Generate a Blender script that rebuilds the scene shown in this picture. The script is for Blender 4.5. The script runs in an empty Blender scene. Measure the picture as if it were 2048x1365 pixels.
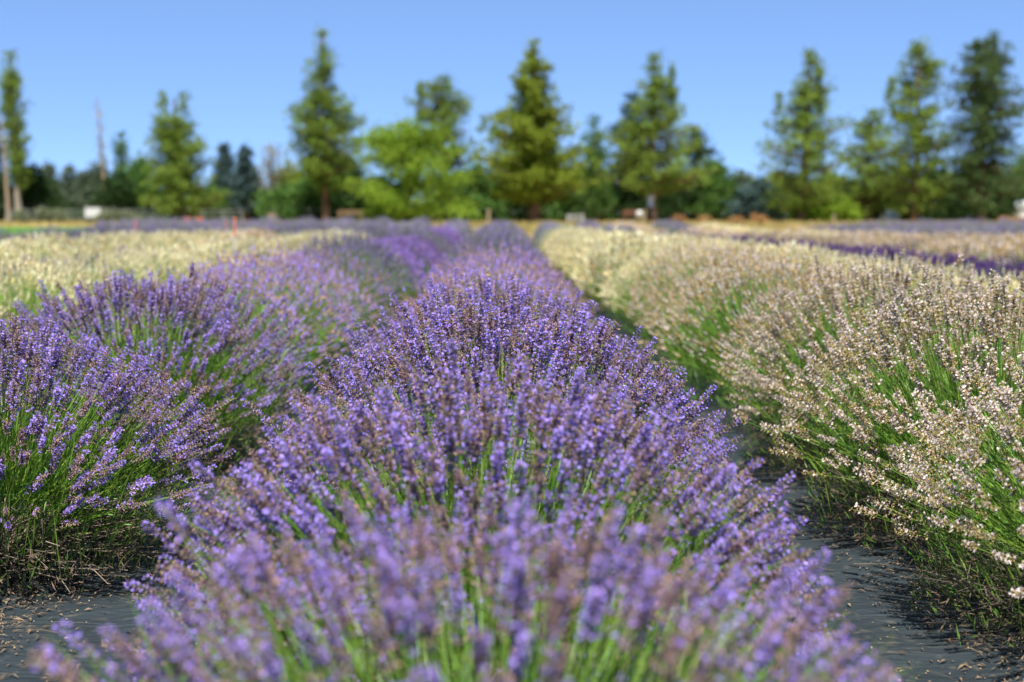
import bpy, math, random
import numpy as np
from mathutils import Vector, Matrix, Euler

random.seed(7)
RNG = np.random.default_rng(7)
SC = bpy.context.scene
COL = SC.collection
R = math.radians

# ------------------------------------------------------------------ camera, light, exposure
F_PX, VPX, HOR, EYE = 2844.0, 1007.0, 440.0, 1.10     # rows run along +Y, metres
cam_d = bpy.data.cameras.new('camera')
cam = bpy.data.objects.new('camera', cam_d); COL.objects.link(cam)
cam_d.sensor_width = 36.0
cam_d.lens = F_PX / 2048 * 36
cam_d.clip_start, cam_d.clip_end = 0.05, 6000
cam.location = (0, 0, EYE)
pitch = math.atan((682.5 - HOR) / F_PX)
yaw = math.atan((1024 - VPX) / F_PX)
cam.rotation_euler = (math.pi / 2 - pitch, 0, -yaw)
cam_d.dof.use_dof = True
cam_d.dof.focus_distance = 4.05
cam_d.dof.aperture_fstop = 2.4
cam_d.dof.aperture_blades = 0
SC.camera = cam

SUN_EL, SUN_AZ = 63.0, 184.0      # azimuth clockwise from +Y; the sun stands high behind the camera
world = bpy.data.worlds.new('World'); SC.world = world; world.use_nodes = True
wn = world.node_tree; wn.nodes.clear()
sky = wn.nodes.new('ShaderNodeTexSky'); sky.sky_type = 'NISHITA'; sky.sun_disc = False
sky.sun_elevation = R(SUN_EL); sky.sun_rotation = R(SUN_AZ)
sky.altitude = 3000; sky.air_density = 0.4; sky.dust_density = 0.0; sky.ozone_density = 10.0
bg = wn.nodes.new('ShaderNodeBackground'); bg.inputs[1].default_value = 0.1
wo = wn.nodes.new('ShaderNodeOutputWorld')
gam = wn.nodes.new('ShaderNodeGamma'); gam.inputs[1].default_value = 0.5          # a softer gradient over the whole dome
sky_gain = wn.nodes.new('ShaderNodeMix'); sky_gain.data_type = 'RGBA'; sky_gain.blend_type = 'MULTIPLY'; sky_gain.inputs[0].default_value = 1; sky_gain.clamp_result = False
sky_gain.inputs[7].default_value = (1.72, 2.10, 2.62, 1)                                    # gain and blue tint that brighten the sky colour
wn.links.new(sky.outputs[0], gam.inputs[0]); wn.links.new(gam.outputs[0], sky_gain.inputs[6]); wn.links.new(sky_gain.outputs[2], bg.inputs[0]); wn.links.new(bg.outputs[0], wo.inputs[0])

sun_d = bpy.data.lights.new('sun', 'SUN'); sun = bpy.data.objects.new('sun', sun_d); COL.objects.link(sun)
sun_d.energy = 5.0; sun_d.angle = R(0.53); sun_d.color = (1.0, 0.95, 0.87)
sd = Vector((math.sin(R(SUN_AZ)) * math.cos(R(SUN_EL)), math.cos(R(SUN_AZ)) * math.cos(R(SUN_EL)), math.sin(R(SUN_EL))))
sun.rotation_euler = sd.to_track_quat('Z', 'Y').to_euler()

SC.view_settings.view_transform = 'Standard'; SC.view_settings.look = 'None'
SC.view_settings.gamma = 1.0; SC.view_settings.use_curve_mapping = False
SC.view_settings.exposure = 0.92
SC.render.engine = 'CYCLES'
cy = SC.cycles
cy.use_denoising = True
cy.max_bounces = 6; cy.diffuse_bounces = 3; cy.glossy_bounces = 2; cy.transmission_bounces = 4; cy.transparent_max_bounces = 4
cy.caustics_reflective = False; cy.caustics_refractive = False
cy.sample_clamp_indirect = 4.0

# ------------------------------------------------------------------ helpers
def tag(o, label=None, cat=None, group=None, kind=None):
    if label: o['label'] = label
    if cat: o['category'] = cat
    if group: o['group'] = group
    if kind: o['kind'] = kind
    return o

def empty(name, loc=(0, 0, 0), rz=0.0):
    o = bpy.data.objects.new(name, None); o.location = loc; o.rotation_euler = (0, 0, rz)
    o.empty_display_size = 0.1
    COL.objects.link(o); return o

def link(name, me, parent=None, loc=(0, 0, 0), rot=(0, 0, 0), scale=(1, 1, 1)):
    o = bpy.data.objects.new(name, me); o.location = loc; o.rotation_euler = rot; o.scale = scale
    COL.objects.link(o)
    if parent is not None: o.parent = parent
    return o

class MB:
    """collects vertices and faces (arrays) for one mesh"""
    def __init__(s):
        s.v, s.f, s.m, s.t, s.n = [], [], [], [], 0
    def add(s, v, f, mat=0, tint=0.5):
        v = np.asarray(v, float).reshape(-1, 3); f = np.asarray(f, int)
        s.v.append(v); s.f.append(f + s.n); s.n += len(v)
        k = len(f)
        s.m.append(np.broadcast_to(np.asarray(mat), (k,)).astype(np.int32)); s.t.append(np.broadcast_to(np.asarray(tint, float), (k,)))
    def join(s, o, M=None):
        for v, f, m, t in zip(o.v, o.f, o.m, o.t):
            s.v.append(v); s.m.append(m); s.t.append(t)
        for f in o.f: s.f.append(f + s.n)
        s.n += o.n
    def mesh(s, name, mats, smooth=False):
        me = bpy.data.meshes.new(name)
        V = np.concatenate(s.v); me.vertices.add(len(V)); me.vertices.foreach_set('co', V.ravel().astype(np.float32))
        loops, starts, tot = [], [], 0
        for f in s.f:
            k, c = f.shape
            loops.append(f.ravel()); starts.append(tot + np.arange(k) * c); tot += k * c
        L = np.concatenate(loops); S = np.concatenate(starts)
        me.loops.add(len(L)); me.loops.foreach_set('vertex_index', L.astype(np.int32))
        me.polygons.add(len(S)); me.polygons.foreach_set('loop_start', S.astype(np.int32))
        me.polygons.foreach_set('material_index', np.concatenate(s.m).astype(np.int32))
        me.polygons.foreach_set('use_smooth', np.full(len(S), smooth))
        a = me.attributes.new('tint', 'FLOAT', 'FACE'); a.data.foreach_set('value', np.concatenate(s.t).astype(np.float32))
        for m in mats: me.materials.append(m)
        me.update(calc_edges=True); me.validate()
        return me
    def build(s, name, mats, parent=None, loc=(0, 0, 0), rot=(0, 0, 0), smooth=False):
        if not isinstance(mats, (list, tuple)): mats = [mats]
        return link(name, s.mesh(name, mats, smooth), parent, loc, rot)
    # simple solids
    def box(s, c, d, mat=0, rz=0.0, tint=0.5):
        x, y, z = np.array(d) / 2
        v = np.array([[-x,-y,-z],[x,-y,-z],[x,y,-z],[-x,y,-z],[-x,-y,z],[x,-y,z],[x,y,z],[-x,y,z]])
        if rz:
            ca, sa = math.cos(rz), math.sin(rz)
            v = v @ np.array([[ca, sa, 0], [-sa, ca, 0], [0, 0, 1]])
        s.add(v + np.array(c), [[0,3,2,1],[4,5,6,7],[0,1,5,4],[1,2,6,5],[2,3,7,6],[3,0,4,7]], mat, tint)
    def tube(s, pts, rad, sides=6, mat=0, tint=0.5, cap=True):
        P = np.asarray(pts, float); n = len(P); rad = np.broadcast_to(np.asarray(rad, float), (n,))
        T = np.gradient(P, axis=0); T /= np.linalg.norm(T, axis=1)[:, None] + 1e-9
        ref = np.array([0., 0, 1]) if abs(T[0, 2]) < .9 else np.array([1., 0, 0])
        A = np.cross(T, ref); A /= np.linalg.norm(A, axis=1)[:, None] + 1e-9
        B = np.cross(T, A)
        th = np.arange(sides) * 2 * math.pi / sides
        V = P[:, None] + rad[:, None, None] * (np.cos(th)[None, :, None] * A[:, None] + np.sin(th)[None, :, None] * B[:, None])
        i = np.arange(n - 1)[:, None] * sides; j = np.arange(sides)[None]; j2 = (j + 1) % sides
        Fq = np.stack([i + j, i + j2, i + sides + j2, i + sides + j], -1).reshape(-1, 4)
        s.add(V.reshape(-1, 3), Fq, mat, tint)
        if cap:
            for k, c in ((0, P[0]), (n - 1, P[-1])):
                ring = V[k]
                s.add(np.vstack([ring, c[None]]), [[a, (a + 1) % sides, sides] for a in range(sides)], mat, tint)
    def lathe(s, prof, sides=16, c=(0, 0, 0), mat=0, tint=0.5):
        th = np.arange(sides) * 2 * math.pi / sides
        V = np.array([[r * math.cos(t), r * math.sin(t), z] for r, z in prof for t in th]) + np.array(c)
        n = len(prof); i = np.arange(n - 1)[:, None] * sides; j = np.arange(sides)[None]; j2 = (j + 1) % sides
        s.add(V, np.stack([i + j, i + j2, i + sides + j2, i + sides + j], -1).reshape(-1, 4), mat, tint)

def unit(a): return a / (np.linalg.norm(a, axis=-1, keepdims=True) + 1e-9)

def quads(mb, C, D, N, ln, wd, mat=0, tint=0.5, fold=0.0):
    """n leaf quads: centre C, long axis D, normal-ish N, length ln, width wd (diamond-ended leaf)"""
    D = unit(D); S = unit(np.cross(D, N)); U = np.cross(S, D)
    ln = np.broadcast_to(ln, (len(C),))[:, None]; wd = np.broadcast_to(wd, (len(C),))[:, None]
    V = np.stack([C - D * ln / 2, C + S * wd / 2 + U * fold * ln, C + D * ln / 2, C - S * wd / 2 + U * fold * ln], 1)
    k = np.arange(len(C))[:, None] * 4
    mb.add(V.reshape(-1, 3), k + np.array([[0, 1, 2, 3]]), mat, tint)

def spindles(mb, A, B, rad, mid=0.45, sides=4, mat=0, tint=0.5):
    """double pyramids from A to B"""
    n = len(A); D = unit(B - A); ref = np.where(np.abs(D[:, 2:3]) < .9, np.array([[0., 0, 1]]), np.array([[1., 0, 0]]))
    X = unit(np.cross(D, ref)); Y = np.cross(D, X)
    th = np.arange(sides) * 2 * math.pi / sides
    rad = np.broadcast_to(rad, (n,))[:, None, None]
    ring = (A + (B - A) * mid)[:, None] + rad * (np.cos(th)[None, :, None] * X[:, None] + np.sin(th)[None, :, None] * Y[:, None])
    V = np.concatenate([A[:, None], B[:, None], ring], 1)
    fs = []
    for a in range(sides):
        b = (a + 1) % sides
        fs += [[0, 2 + b, 2 + a], [1, 2 + a, 2 + b]]
    Fc = (np.arange(n)[:, None, None] * (2 + sides) + np.array(fs)[None]).reshape(-1, 3)
    if np.ndim(mat): mat = np.repeat(mat, len(fs))
    if np.ndim(tint): tint = np.repeat(tint, len(fs))
    mb.add(V.reshape(-1, 3), Fc, mat, tint)

def P(px, py, y):
    """the point at depth y that the photograph shows at (px, py)"""
    return ((px - VPX) / F_PX * y, y, EYE - (py - HOR) / F_PX * y)

def ground_z(y, x=0.0):
    t = min(max((y - 34) / 62.0, 0), 1)
    return 0.80 * t * t * (3 - 2 * t)

# ------------------------------------------------------------------ materials
def plant_mat(name, col, trans=0.3, var=0.35, hue=0.04, sat=1.0, objvar=0.3, tintvar=0.5, gloss=0.0):
    m = bpy.data.materials.new(name); m.use_nodes = True; nt = m.node_tree; nt.nodes.clear(); N = nt.nodes.new; Lk = nt.links.new
    geo = N('ShaderNodeNewGeometry'); oi = N('ShaderNodeObjectInfo'); at = N('ShaderNodeAttribute'); at.attribute_name = 'tint'
    def mm(op, a, b, c=None):
        q = N('ShaderNodeMath'); q.operation = op
        for i, x in enumerate((a, b, c)):
            if x is None: continue
            if isinstance(x, (int, float)): q.inputs[i].default_value = x
            else: Lk(x, q.inputs[i])
        return q.outputs[0]
    val = mm('MULTIPLY_ADD', geo.outputs['Random Per Island'], var, 1 - var / 2)
    val = mm('MULTIPLY', val, mm('MULTIPLY_ADD', oi.outputs['Random'], objvar, 1 - objvar / 2))
    val = mm('MULTIPLY', val, mm('MULTIPLY_ADD', at.outputs['Fac'], tintvar, 1 - tintvar / 2))
    wn_ = N('ShaderNodeTexWhiteNoise'); wn_.noise_dimensions = '1D'
    Lk(mm('ADD', geo.outputs['Random Per Island'], oi.outputs['Random']), wn_.inputs['W'])
    h = mm('MULTIPLY_ADD', wn_.outputs['Value'], hue, 0.5 - hue / 2)
    hs = N('ShaderNodeHueSaturation'); hs.inputs['Color'].default_value = (*col, 1); hs.inputs['Saturation'].default_value = sat
    Lk(h, hs.inputs['Hue']); Lk(val, hs.inputs['Value'])
    df = N('ShaderNodeBsdfDiffuse'); tr = N('ShaderNodeBsdfTranslucent'); mx = N('ShaderNodeMixShader'); mx.inputs[0].default_value = trans
    Lk(hs.outputs[0], df.inputs[0]); Lk(hs.outputs[0], tr.inputs[0]); Lk(df.outputs[0], mx.inputs[1]); Lk(tr.outputs[0], mx.inputs[2])
    out = N('ShaderNodeOutputMaterial'); last = mx.outputs[0]
    if gloss > 0:
        gl = N('ShaderNodeBsdfGlossy'); gl.inputs['Roughness'].default_value = 0.45; gl.inputs[0].default_value = (1, 1, 1, 1)
        m2 = N('ShaderNodeMixShader'); m2.inputs[0].default_value = gloss
        Lk(last, m2.inputs[1]); Lk(gl.outputs[0], m2.inputs[2]); last = m2.outputs[0]
    Lk(last, out.inputs[0])
    return m

def noise_mat(name, cols, scale=5.0, rough=0.8, detail=6.0, bump=0.0, bscale=None, spec=0.3, stretch=(1, 1, 1), metallic=0.0):
    """Principled with colours ramped by noise in object space"""
    m = bpy.data.materials.new(name); m.use_nodes = True; nt = m.node_tree; N = nt.nodes.new; Lk = nt.links.new
    b = nt.nodes['Principled BSDF']; b.inputs['Roughness'].default_value = rough
    b.inputs['Specular IOR Level'].default_value = spec; b.inputs['Metallic'].default_value = metallic
    tc = N('ShaderNodeTexCoord'); mp = N('ShaderNodeMapping'); mp.inputs['Scale'].default_value = stretch
    Lk(tc.outputs['Object'], mp.inputs[0])
    nz = N('ShaderNodeTexNoise'); nz.inputs['Scale'].default_value = scale; nz.inputs['Detail'].default_value = detail
    Lk(mp.outputs[0], nz.inputs['Vector'])
    rp = N('ShaderNodeValToRGB'); cr = rp.color_ramp
    lo, hi = 0.32, 0.68
    cr.elements[0].position = lo; cr.elements[0].color = (*cols[0], 1)
    cr.elements[1].position = hi; cr.elements[1].color = (*cols[-1], 1)
    for i, c in enumerate(cols[1:-1]):
        e = cr.elements.new(lo + (hi - lo) * (i + 1) / (len(cols) - 1)); e.color = (*c, 1)
    Lk(nz.outputs[0], rp.inputs[0]); Lk(rp.outputs[0], b.inputs['Base Color'])
    if bump:
        n2 = N('ShaderNodeTexNoise'); n2.inputs['Scale'].default_value = bscale or scale * 4; n2.inputs['Detail'].default_value = 4
        Lk(mp.outputs[0], n2.inputs['Vector'])
        bp = N('ShaderNodeBump'); bp.inputs['Strength'].default_value = bump; bp.inputs['Distance'].default_value = 0.02
        Lk(n2.outputs[0], bp.inputs['Height']); Lk(bp.outputs[0], b.inputs['Normal'])
    return m

STEM = plant_mat('lavender_stem', (0.20, 0.36, 0.045), 0.4, 0.4, 0.06, objvar=0.4, gloss=0.03)
LEAF = plant_mat('lavender_leaf', (0.135, 0.235, 0.045), 0.4, 0.7, 0.06, gloss=0.02)
DEADLEAF = plant_mat('dry_leaf', (0.15, 0.11, 0.075), 0.15, 0.8, 0.03)
TWIG = plant_mat('dry_twig', (0.15, 0.12, 0.095), 0.0, 0.8, 0.03)
def variety(name, calyx, floret, dried, sm=None):
    return [sm or STEM, plant_mat(name + '_calyx', calyx, 0.2, 0.5, 0.05),
            plant_mat(name + '_floret', floret, 0.35, 0.35, 0.035), plant_mat(name + '_withered', dried, 0.25, 0.6, 0.04), LEAF]
VAR = {
    'purple': variety('purple', (0.265, 0.175, 0.215), (0.40, 0.295, 0.76), (0.48, 0.31, 0.21)),
    'blush':  variety('blush', (0.36, 0.27, 0.14), (0.69, 0.595, 0.56), (0.58, 0.41, 0.19)),
    'cream':  variety('cream', (0.60, 0.54, 0.28), (0.80, 0.76, 0.55), (0.66, 0.53, 0.27)),
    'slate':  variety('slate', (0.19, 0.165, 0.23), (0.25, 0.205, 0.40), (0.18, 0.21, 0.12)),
    'violet': variety('violet', (0.22, 0.135, 0.38), (0.30, 0.21, 0.57), (0.29, 0.19, 0.32)),
    'indigo': variety('indigo', (0.075, 0.035, 0.16), (0.11, 0.055, 0.29), (0.10, 0.06, 0.12)),
    'sage':   variety('sage', (0.26, 0.32, 0.22), (0.33, 0.38, 0.28), (0.28, 0.33, 0.22)),
}
BARK_PINE = noise_mat('pine_bark', [(0.07, 0.042, 0.028), (0.21, 0.12, 0.07), (0.13, 0.075, 0.045)], 2.5, 0.95, 6, 0.6, 9, 0.1, (1, 1, .35))
BARK_GREY = noise_mat('grey_bark', [(0.22, 0.19, 0.15), (0.42, 0.36, 0.28)], 2.5, 0.95, 6, 0.5, 9, 0.1, (1, 1, .3))
BARK_PALE = noise_mat('bleached_bark', [(0.24, 0.18, 0.12), (0.36, 0.28, 0.19)], 2.0, 0.95, 6, 0.4, 9, 0.1, (1, 1, .2))
def crown_mat(n, c, tr=0.35, hue=0.04): return plant_mat(n, c, tr, 0.5, hue, objvar=0.0, tintvar=0.8)
CR = {
    'pine': crown_mat('pine_needles', (0.175, 0.255, 0.045)),
    'olive': crown_mat('juniper_needles', (0.200, 0.262, 0.034)),
    'green': crown_mat('broad_leaves', (0.100, 0.190, 0.045)),
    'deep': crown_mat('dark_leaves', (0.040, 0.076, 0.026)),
    'bright': crown_mat('willow_leaves', (0.225, 0.340, 0.040), 0.45),
    'blue': crown_mat('blue_spruce_needles', (0.070, 0.115, 0.110), 0.2),
    'dark': crown_mat('dark_pine_needles', (0.088, 0.140, 0.050)),
    'far': crown_mat('haze_paled_needles', (0.125, 0.165, 0.100)),  # distance haze put into the needle colour, no haze volume
    'grey': crown_mat('sparse_grey_twigs', (0.30, 0.30, 0.20), 0.2),
    'sage': crown_mat('sagebrush_leaves', (0.185, 0.21, 0.12), 0.2),
    'rust': crown_mat('rusty_straw', (0.36, 0.21, 0.085), 0.2),
}
def plain(name, col, rough=0.6, var=0.12, metallic=0.0, spec=0.4):
    c2 = tuple(min(1, x * (1 + var)) for x in col); c1 = tuple(x * (1 - var) for x in col)
    return noise_mat(name, [c1, col, c2], 3.0, rough, 5, 0.1, 20, spec, metallic=metallic)
WOOD = plain('weathered_wood', (0.21, 0.13, 0.065), 0.85, 0.3)
POSTWOOD = plain('pale_wood', (0.30, 0.23, 0.14), 0.85, 0.25)
WHITE = plain('white_paint', (0.56, 0.56, 0.53), 0.5, 0.06)
REDP = plain('red_panel', (0.55, 0.10, 0.045), 0.55, 0.15)
GREY = plain('galvanised_metal', (0.22, 0.23, 0.23), 0.6, 0.1, 0.0)
ORANGE = plain('orange_plastic', (0.72, 0.20, 0.09), 0.45, 0.08)
STRAW = plain('straw', (0.58, 0.40, 0.16), 0.95, 0.25)
ROOFM = plain('grey_roof', (0.33, 0.32, 0.31), 0.8, 0.12)
DARKG = plain('dark_glass', (0.03, 0.035, 0.04), 0.1, 0.1)
BLUEP = plain('pale_blue_sign', (0.36, 0.40, 0.55), 0.4, 0.08)
RUST = plain('rusty_metal', (0.17, 0.07, 0.035), 0.8, 0.3)
BLACKR = plain('black_rubber', (0.02, 0.02, 0.02), 0.8, 0.1)
BEE = plain('bee_stripes', (0.45, 0.22, 0.04), 0.6, 0.4)

# ------------------------------------------------------------------ setting: ground
def ground_mat():
    m = noise_mat('dry_ground', [(0.30, 0.22, 0.07), (0.40, 0.29, 0.10), (0.22, 0.20, 0.06), (0.44, 0.33, 0.13)], 0.12, 0.95, 8, 0.5, 6, 0.05)
    return m
def grid(x0, x1, nx, ys, zf):
    xs = np.linspace(x0, x1, nx)
    X, Y = np.meshgrid(xs, ys); V = np.stack([X, Y, np.vectorize(zf)(X, Y)], -1).reshape(-1, 3)
    i = np.arange(len(ys) - 1)[:, None] * nx; j = np.arange(nx - 1)[None]
    return V, np.stack([i + j, i + j + 1, i + nx + j + 1, i + nx + j], -1).reshape(-1, 4)
mb = MB(); ys = np.concatenate([[-400, -60, -5], np.arange(0, 131, 3), [180, 300, 700, 2500]])
V, Fq = grid(-2200, 2200, 45, ys, lambda x, y: ground_z(y)); mb.add(V, Fq)
tag(mb.build('ground', ground_mat(), smooth=True), kind='structure')

def soil_mat(): return noise_mat('field_soil', [(0.07, 0.055, 0.04), (0.14, 0.105, 0.07), (0.10, 0.08, 0.055)], 3, 0.95, 8, 0.6, 30, 0.1)
mb = MB(); V, Fq = grid(-26, 30, 15, np.arange(-3, 63.1, 3), lambda x, y: ground_z(y) + 0.008); mb.add(V, Fq)
tag(mb.build('field_soil', soil_mat(), smooth=True), kind='structure')

def fabric_mat():
    m = bpy.data.materials.new('woven_weed_fabric'); m.use_nodes = True; nt = m.node_tree; N = nt.nodes.new; Lk = nt.links.new
    b = nt.nodes['Principled BSDF']; b.inputs['Roughness'].default_value = 0.62; b.inputs['Specular IOR Level'].default_value = 0.35
    tc = N('ShaderNodeTexCoord'); nz = N('ShaderNodeTexNoise'); nz.inputs['Scale'].default_value = 3.0; nz.inputs['Detail'].default_value = 8
    Lk(tc.outputs['Object'], nz.inputs['Vector'])
    rp = N('ShaderNodeValToRGB'); rp.color_ramp.elements[0].position = .35; rp.color_ramp.elements[1].position = .72
    rp.color_ramp.elements[0].color = (0.013, 0.020, 0.025, 1); rp.color_ramp.elements[1].color = (0.026, 0.038, 0.045, 1)
    Lk(nz.outputs[0], rp.inputs[0])
    # dust that has settled in patches
    n2 = N('ShaderNodeTexNoise'); n2.inputs['Scale'].default_value = 26; n2.inputs['Detail'].default_value = 6; Lk(tc.outputs['Object'], n2.inputs['Vector'])
    r2 = N('ShaderNodeMapRange'); r2.inputs[1].default_value = .56; r2.inputs[2].default_value = .8; r2.inputs[4].default_value = .55; Lk(n2.outputs[0], r2.inputs[0])
    mx = N('ShaderNodeMix'); mx.data_type = 'RGBA'; mx.inputs[7].default_value = (0.16, 0.13, 0.095, 1)
    Lk(r2.outputs[0], mx.inputs[0]); Lk(rp.outputs[0], mx.inputs[6]); Lk(mx.outputs[2], b.inputs['Base Color'])
    w1 = N('ShaderNodeTexWave'); w1.bands_direction = 'X'; w1.inputs['Scale'].default_value = 120; w2 = N('ShaderNodeTexWave'); w2.bands_direction = 'Y'; w2.inputs['Scale'].default_value = 120
    for w in (w1, w2): Lk(tc.outputs['Object'], w.inputs[0])
    ad = N('ShaderNodeMath'); ad.operation = 'ADD'; Lk(w1.outputs['Fac'], ad.inputs[0]); Lk(w2.outputs['Fac'], ad.inputs[1])
    bp = N('ShaderNodeBump'); bp.inputs['Strength'].default_value = .25; bp.inputs['Distance'].default_value = .002
    mp = N('ShaderNodeMapping'); mp.inputs['Scale'].default_value = (5, 16, 5); mp.inputs['Rotation'].default_value = (0, 0, .35); Lk(tc.outputs['Object'], mp.inputs[0])
    n3 = N('ShaderNodeTexNoise'); n3.inputs['Scale'].default_value = 1.0; n3.inputs['Detail'].default_value = 5; n3.inputs['Distortion'].default_value = 1.2; Lk(mp.outputs[0], n3.inputs['Vector'])
    b2 = N('ShaderNodeBump'); b2.inputs['Strength'].default_value = .8; b2.inputs['Distance'].default_value = .03; Lk(n3.outputs[0], b2.inputs['Height'])
    Lk(ad.outputs[0], bp.inputs['Height']); Lk(b2.outputs[0], bp.inputs['Normal']); Lk(bp.outputs[0], b.inputs['Normal'])
    return m
FABRIC = fabric_mat()
def ripple(x, y):
    return 0.026 + 0.010 * math.sin(y * 7.1 + 1.7 * math.sin(x * 3.0)) * math.sin(x * 2.3 + y * .9) + 0.006 * math.sin(y * 15 + x * 5 + math.sin(x * 7)) * (.5 + .5 * math.sin(y * 2.1 + x)) + 0.003 * math.sin(x * 23 - y * 4)
mb = MB(); V, Fq = grid(-2.5, 2.6, 90, np.arange(0.0, 17.0, 0.045), ripple); mb.add(V, Fq)
tag(mb.build('weed_fabric_path', FABRIC, smooth=True), kind='structure')
mb = MB(); V, Fq = grid(-75, -10.5, 12, np.arange(64, 83.1, 2.0), lambda x, y: ground_z(y) + 0.006 + 0.5 * 0); mb.add(V, Fq)
LAWN = noise_mat('mown_lawn', [(0.045, 0.13, 0.02), (0.075, 0.18, 0.03)], 0.8, 0.9, 6, 0.4, 20, 0.1)
tag(mb.build('lawn', LAWN, smooth=True), kind='structure')

# ------------------------------------------------------------------ lavender: one flower stem (stem, whorls of calyces, florets, withered florets)
def stem_mesh(rng, name, mats, spike=0.07, whorls=7, open_p=0.34, dry_p=0.22, plump=1.0, L=0.5):
    mb = MB()
    bend = rng.normal(0, 0.022, 2)
    def axis(z): t = z / L; return np.array([bend[0] * t * t, bend[1] * t * t, z])
    mb.tube([axis(z) for z in np.linspace(0, L - 0.004, 5)], np.linspace(0.0016, 0.0009, 5), 3, 0, cap=False)
    # a pair of narrow leaves low on the stem
    for k in range(2):
        c = axis(L * rng.uniform(.12, .5)); a = rng.uniform(0, 6.28); d = np.array([[math.cos(a), math.sin(a), 1.6]])
        quads(mb, c[None] + unit(d) * .02, d, np.array([[math.cos(a), math.sin(a), -.4]]), .045, .0045, 0)
    zs = list(L - spike + spike * (np.linspace(0, 1, whorls) ** 0.92) - .004)
    if rng.random() < .75: zs = [L - spike - rng.uniform(.018, .034)] + zs
    A, B, Rd, PC, PD = [], [], [], [], []; dryA, dryB = [], []
    for i, z in enumerate(zs):
        t = i / (len(zs) - 1); k = int(rng.integers(6, 9)) if t < .85 else 4
        size = (1.0 - .38 * t) * rng.uniform(.85, 1.12) * plump
        ph = rng.uniform(0, 6.28)
        for q in range(k):
            a = ph + q * 6.283 / k + rng.normal(0, .15); up = rng.uniform(.45, 1.1)
            d = unit(np.array([math.cos(a), math.sin(a), up])); p0 = axis(z) + rng.normal(0, .0012, 3)
            ln = .0098 * size * rng.uniform(.85, 1.15)
            A.append(p0); B.append(p0 + d * ln); Rd.append(.0021 * size)
            r = rng.random()
            tip = p0 + d * ln
            if r < open_p:
                for s in range(2):
                    side = unit(np.cross(d, np.array([0, 0, 1.0]))) * (1 if s else -1)
                    pd = unit(d * .7 + side * rng.uniform(.4, 1) + rng.normal(0, .3, 3))
                    PC.append(tip + pd * .0025 * size); PD.append(pd)
            elif r < open_p + dry_p:
                dryA.append(tip - d * .001); dryB.append(tip + (d + rng.normal(0, .4, 3)) * .0045 * size)
    spindles(mb, np.array(A), np.array(B), np.array(Rd), .6, 4, 1, rng.random(len(A)))
    if PC:
        PC, PD = np.array(PC), np.array(PD)
        quads(mb, PC, PD, rng.normal(0, 1, PD.shape), .0085 * plump, .0062 * plump, 2, rng.random(len(PC)), .12)
    if dryA: spindles(mb, np.array(dryA), np.array(dryB), .0015 * plump, .5, 3, 3, rng.random(len(dryA)))
    return mb.mesh(name, mats)

NV = 12
def stem_set(key):
    rng = np.random.default_rng(abs(hash_s(key)))
    out = []
    for i in range(NV):
        if key == 'purple':
            fresh = i % 3
            out.append(stem_mesh(rng, 'purple_flower_stem', VAR[key], rng.uniform(.052, .084), int(rng.integers(7, 11)), (.54, .26, .06)[fresh], (.10, .30, .58)[fresh], rng.uniform(.92, 1.2)))
        else:
            fresh = i % 3
            out.append(stem_mesh(rng, 'blush_flower_stem', VAR[key], rng.uniform(.04, .065), int(rng.integers(5, 8)), (.55, .36, .16)[fresh], (.2, .38, .55)[fresh], rng.uniform(1.0, 1.25)))
    return out
def hash_s(s):
    h = 0
    for c in s: h = (h * 31 + ord(c)) % 100003
    return h
STEMS = {k: stem_set(k) for k in ('purple', 'blush')}

def fan(rng, n, Rx, H, flank=0.42, spread=0.06):
    """n flower stems: base points and tip points on a loose dome"""
    c = 1 - rng.random(n * 2) * 1.02
    keep = rng.random(n * 2) < np.clip((c + .05) / flank, .18, 1); c = c[keep][:n]; n = len(c)
    s = np.sqrt(np.clip(1 - c * c, 0, 1)); a = rng.uniform(0, 2 * math.pi, n)
    j = 1 + rng.normal(-.03, spread, n) + .10 * (rng.random(n) < .10) * rng.random(n)
    lump = 1 + .05 * np.sin(a * 3 + rng.uniform(0, 6)) + .04 * np.sin(a * 5 + c * 6 + rng.uniform(0, 6))
    hb = .30 * H
    tip = np.stack([Rx * s * np.cos(a) * j * lump, Rx * s * np.sin(a) * j * lump, hb + (H - hb) * c * j], 1)
    root = np.stack([tip[:, 0] * .34 + rng.normal(0, .03, n), tip[:, 1] * .34 + rng.normal(0, .03, n), .10 + .12 * c + rng.uniform(0, .06, n)], 1)
    d = tip - root; ln = np.linalg.norm(d, axis=1)
    root = tip - d * np.minimum(1, .52 / ln)[:, None]
    return root, tip

def frames(root, tip, rng):
    """euler rotations that turn +Z to the stem direction, and the stem lengths"""
    out = np.zeros((len(root), 3)); d = tip - root; ln = np.linalg.norm(d, axis=1)
    for i in range(len(root)):
        q = Vector(d[i]).to_track_quat('Z', 'Y') @ Euler((0, 0, rng.uniform(0, 6.28))).to_quaternion()
        out[i] = q.to_euler()
    return out, ln

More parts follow.
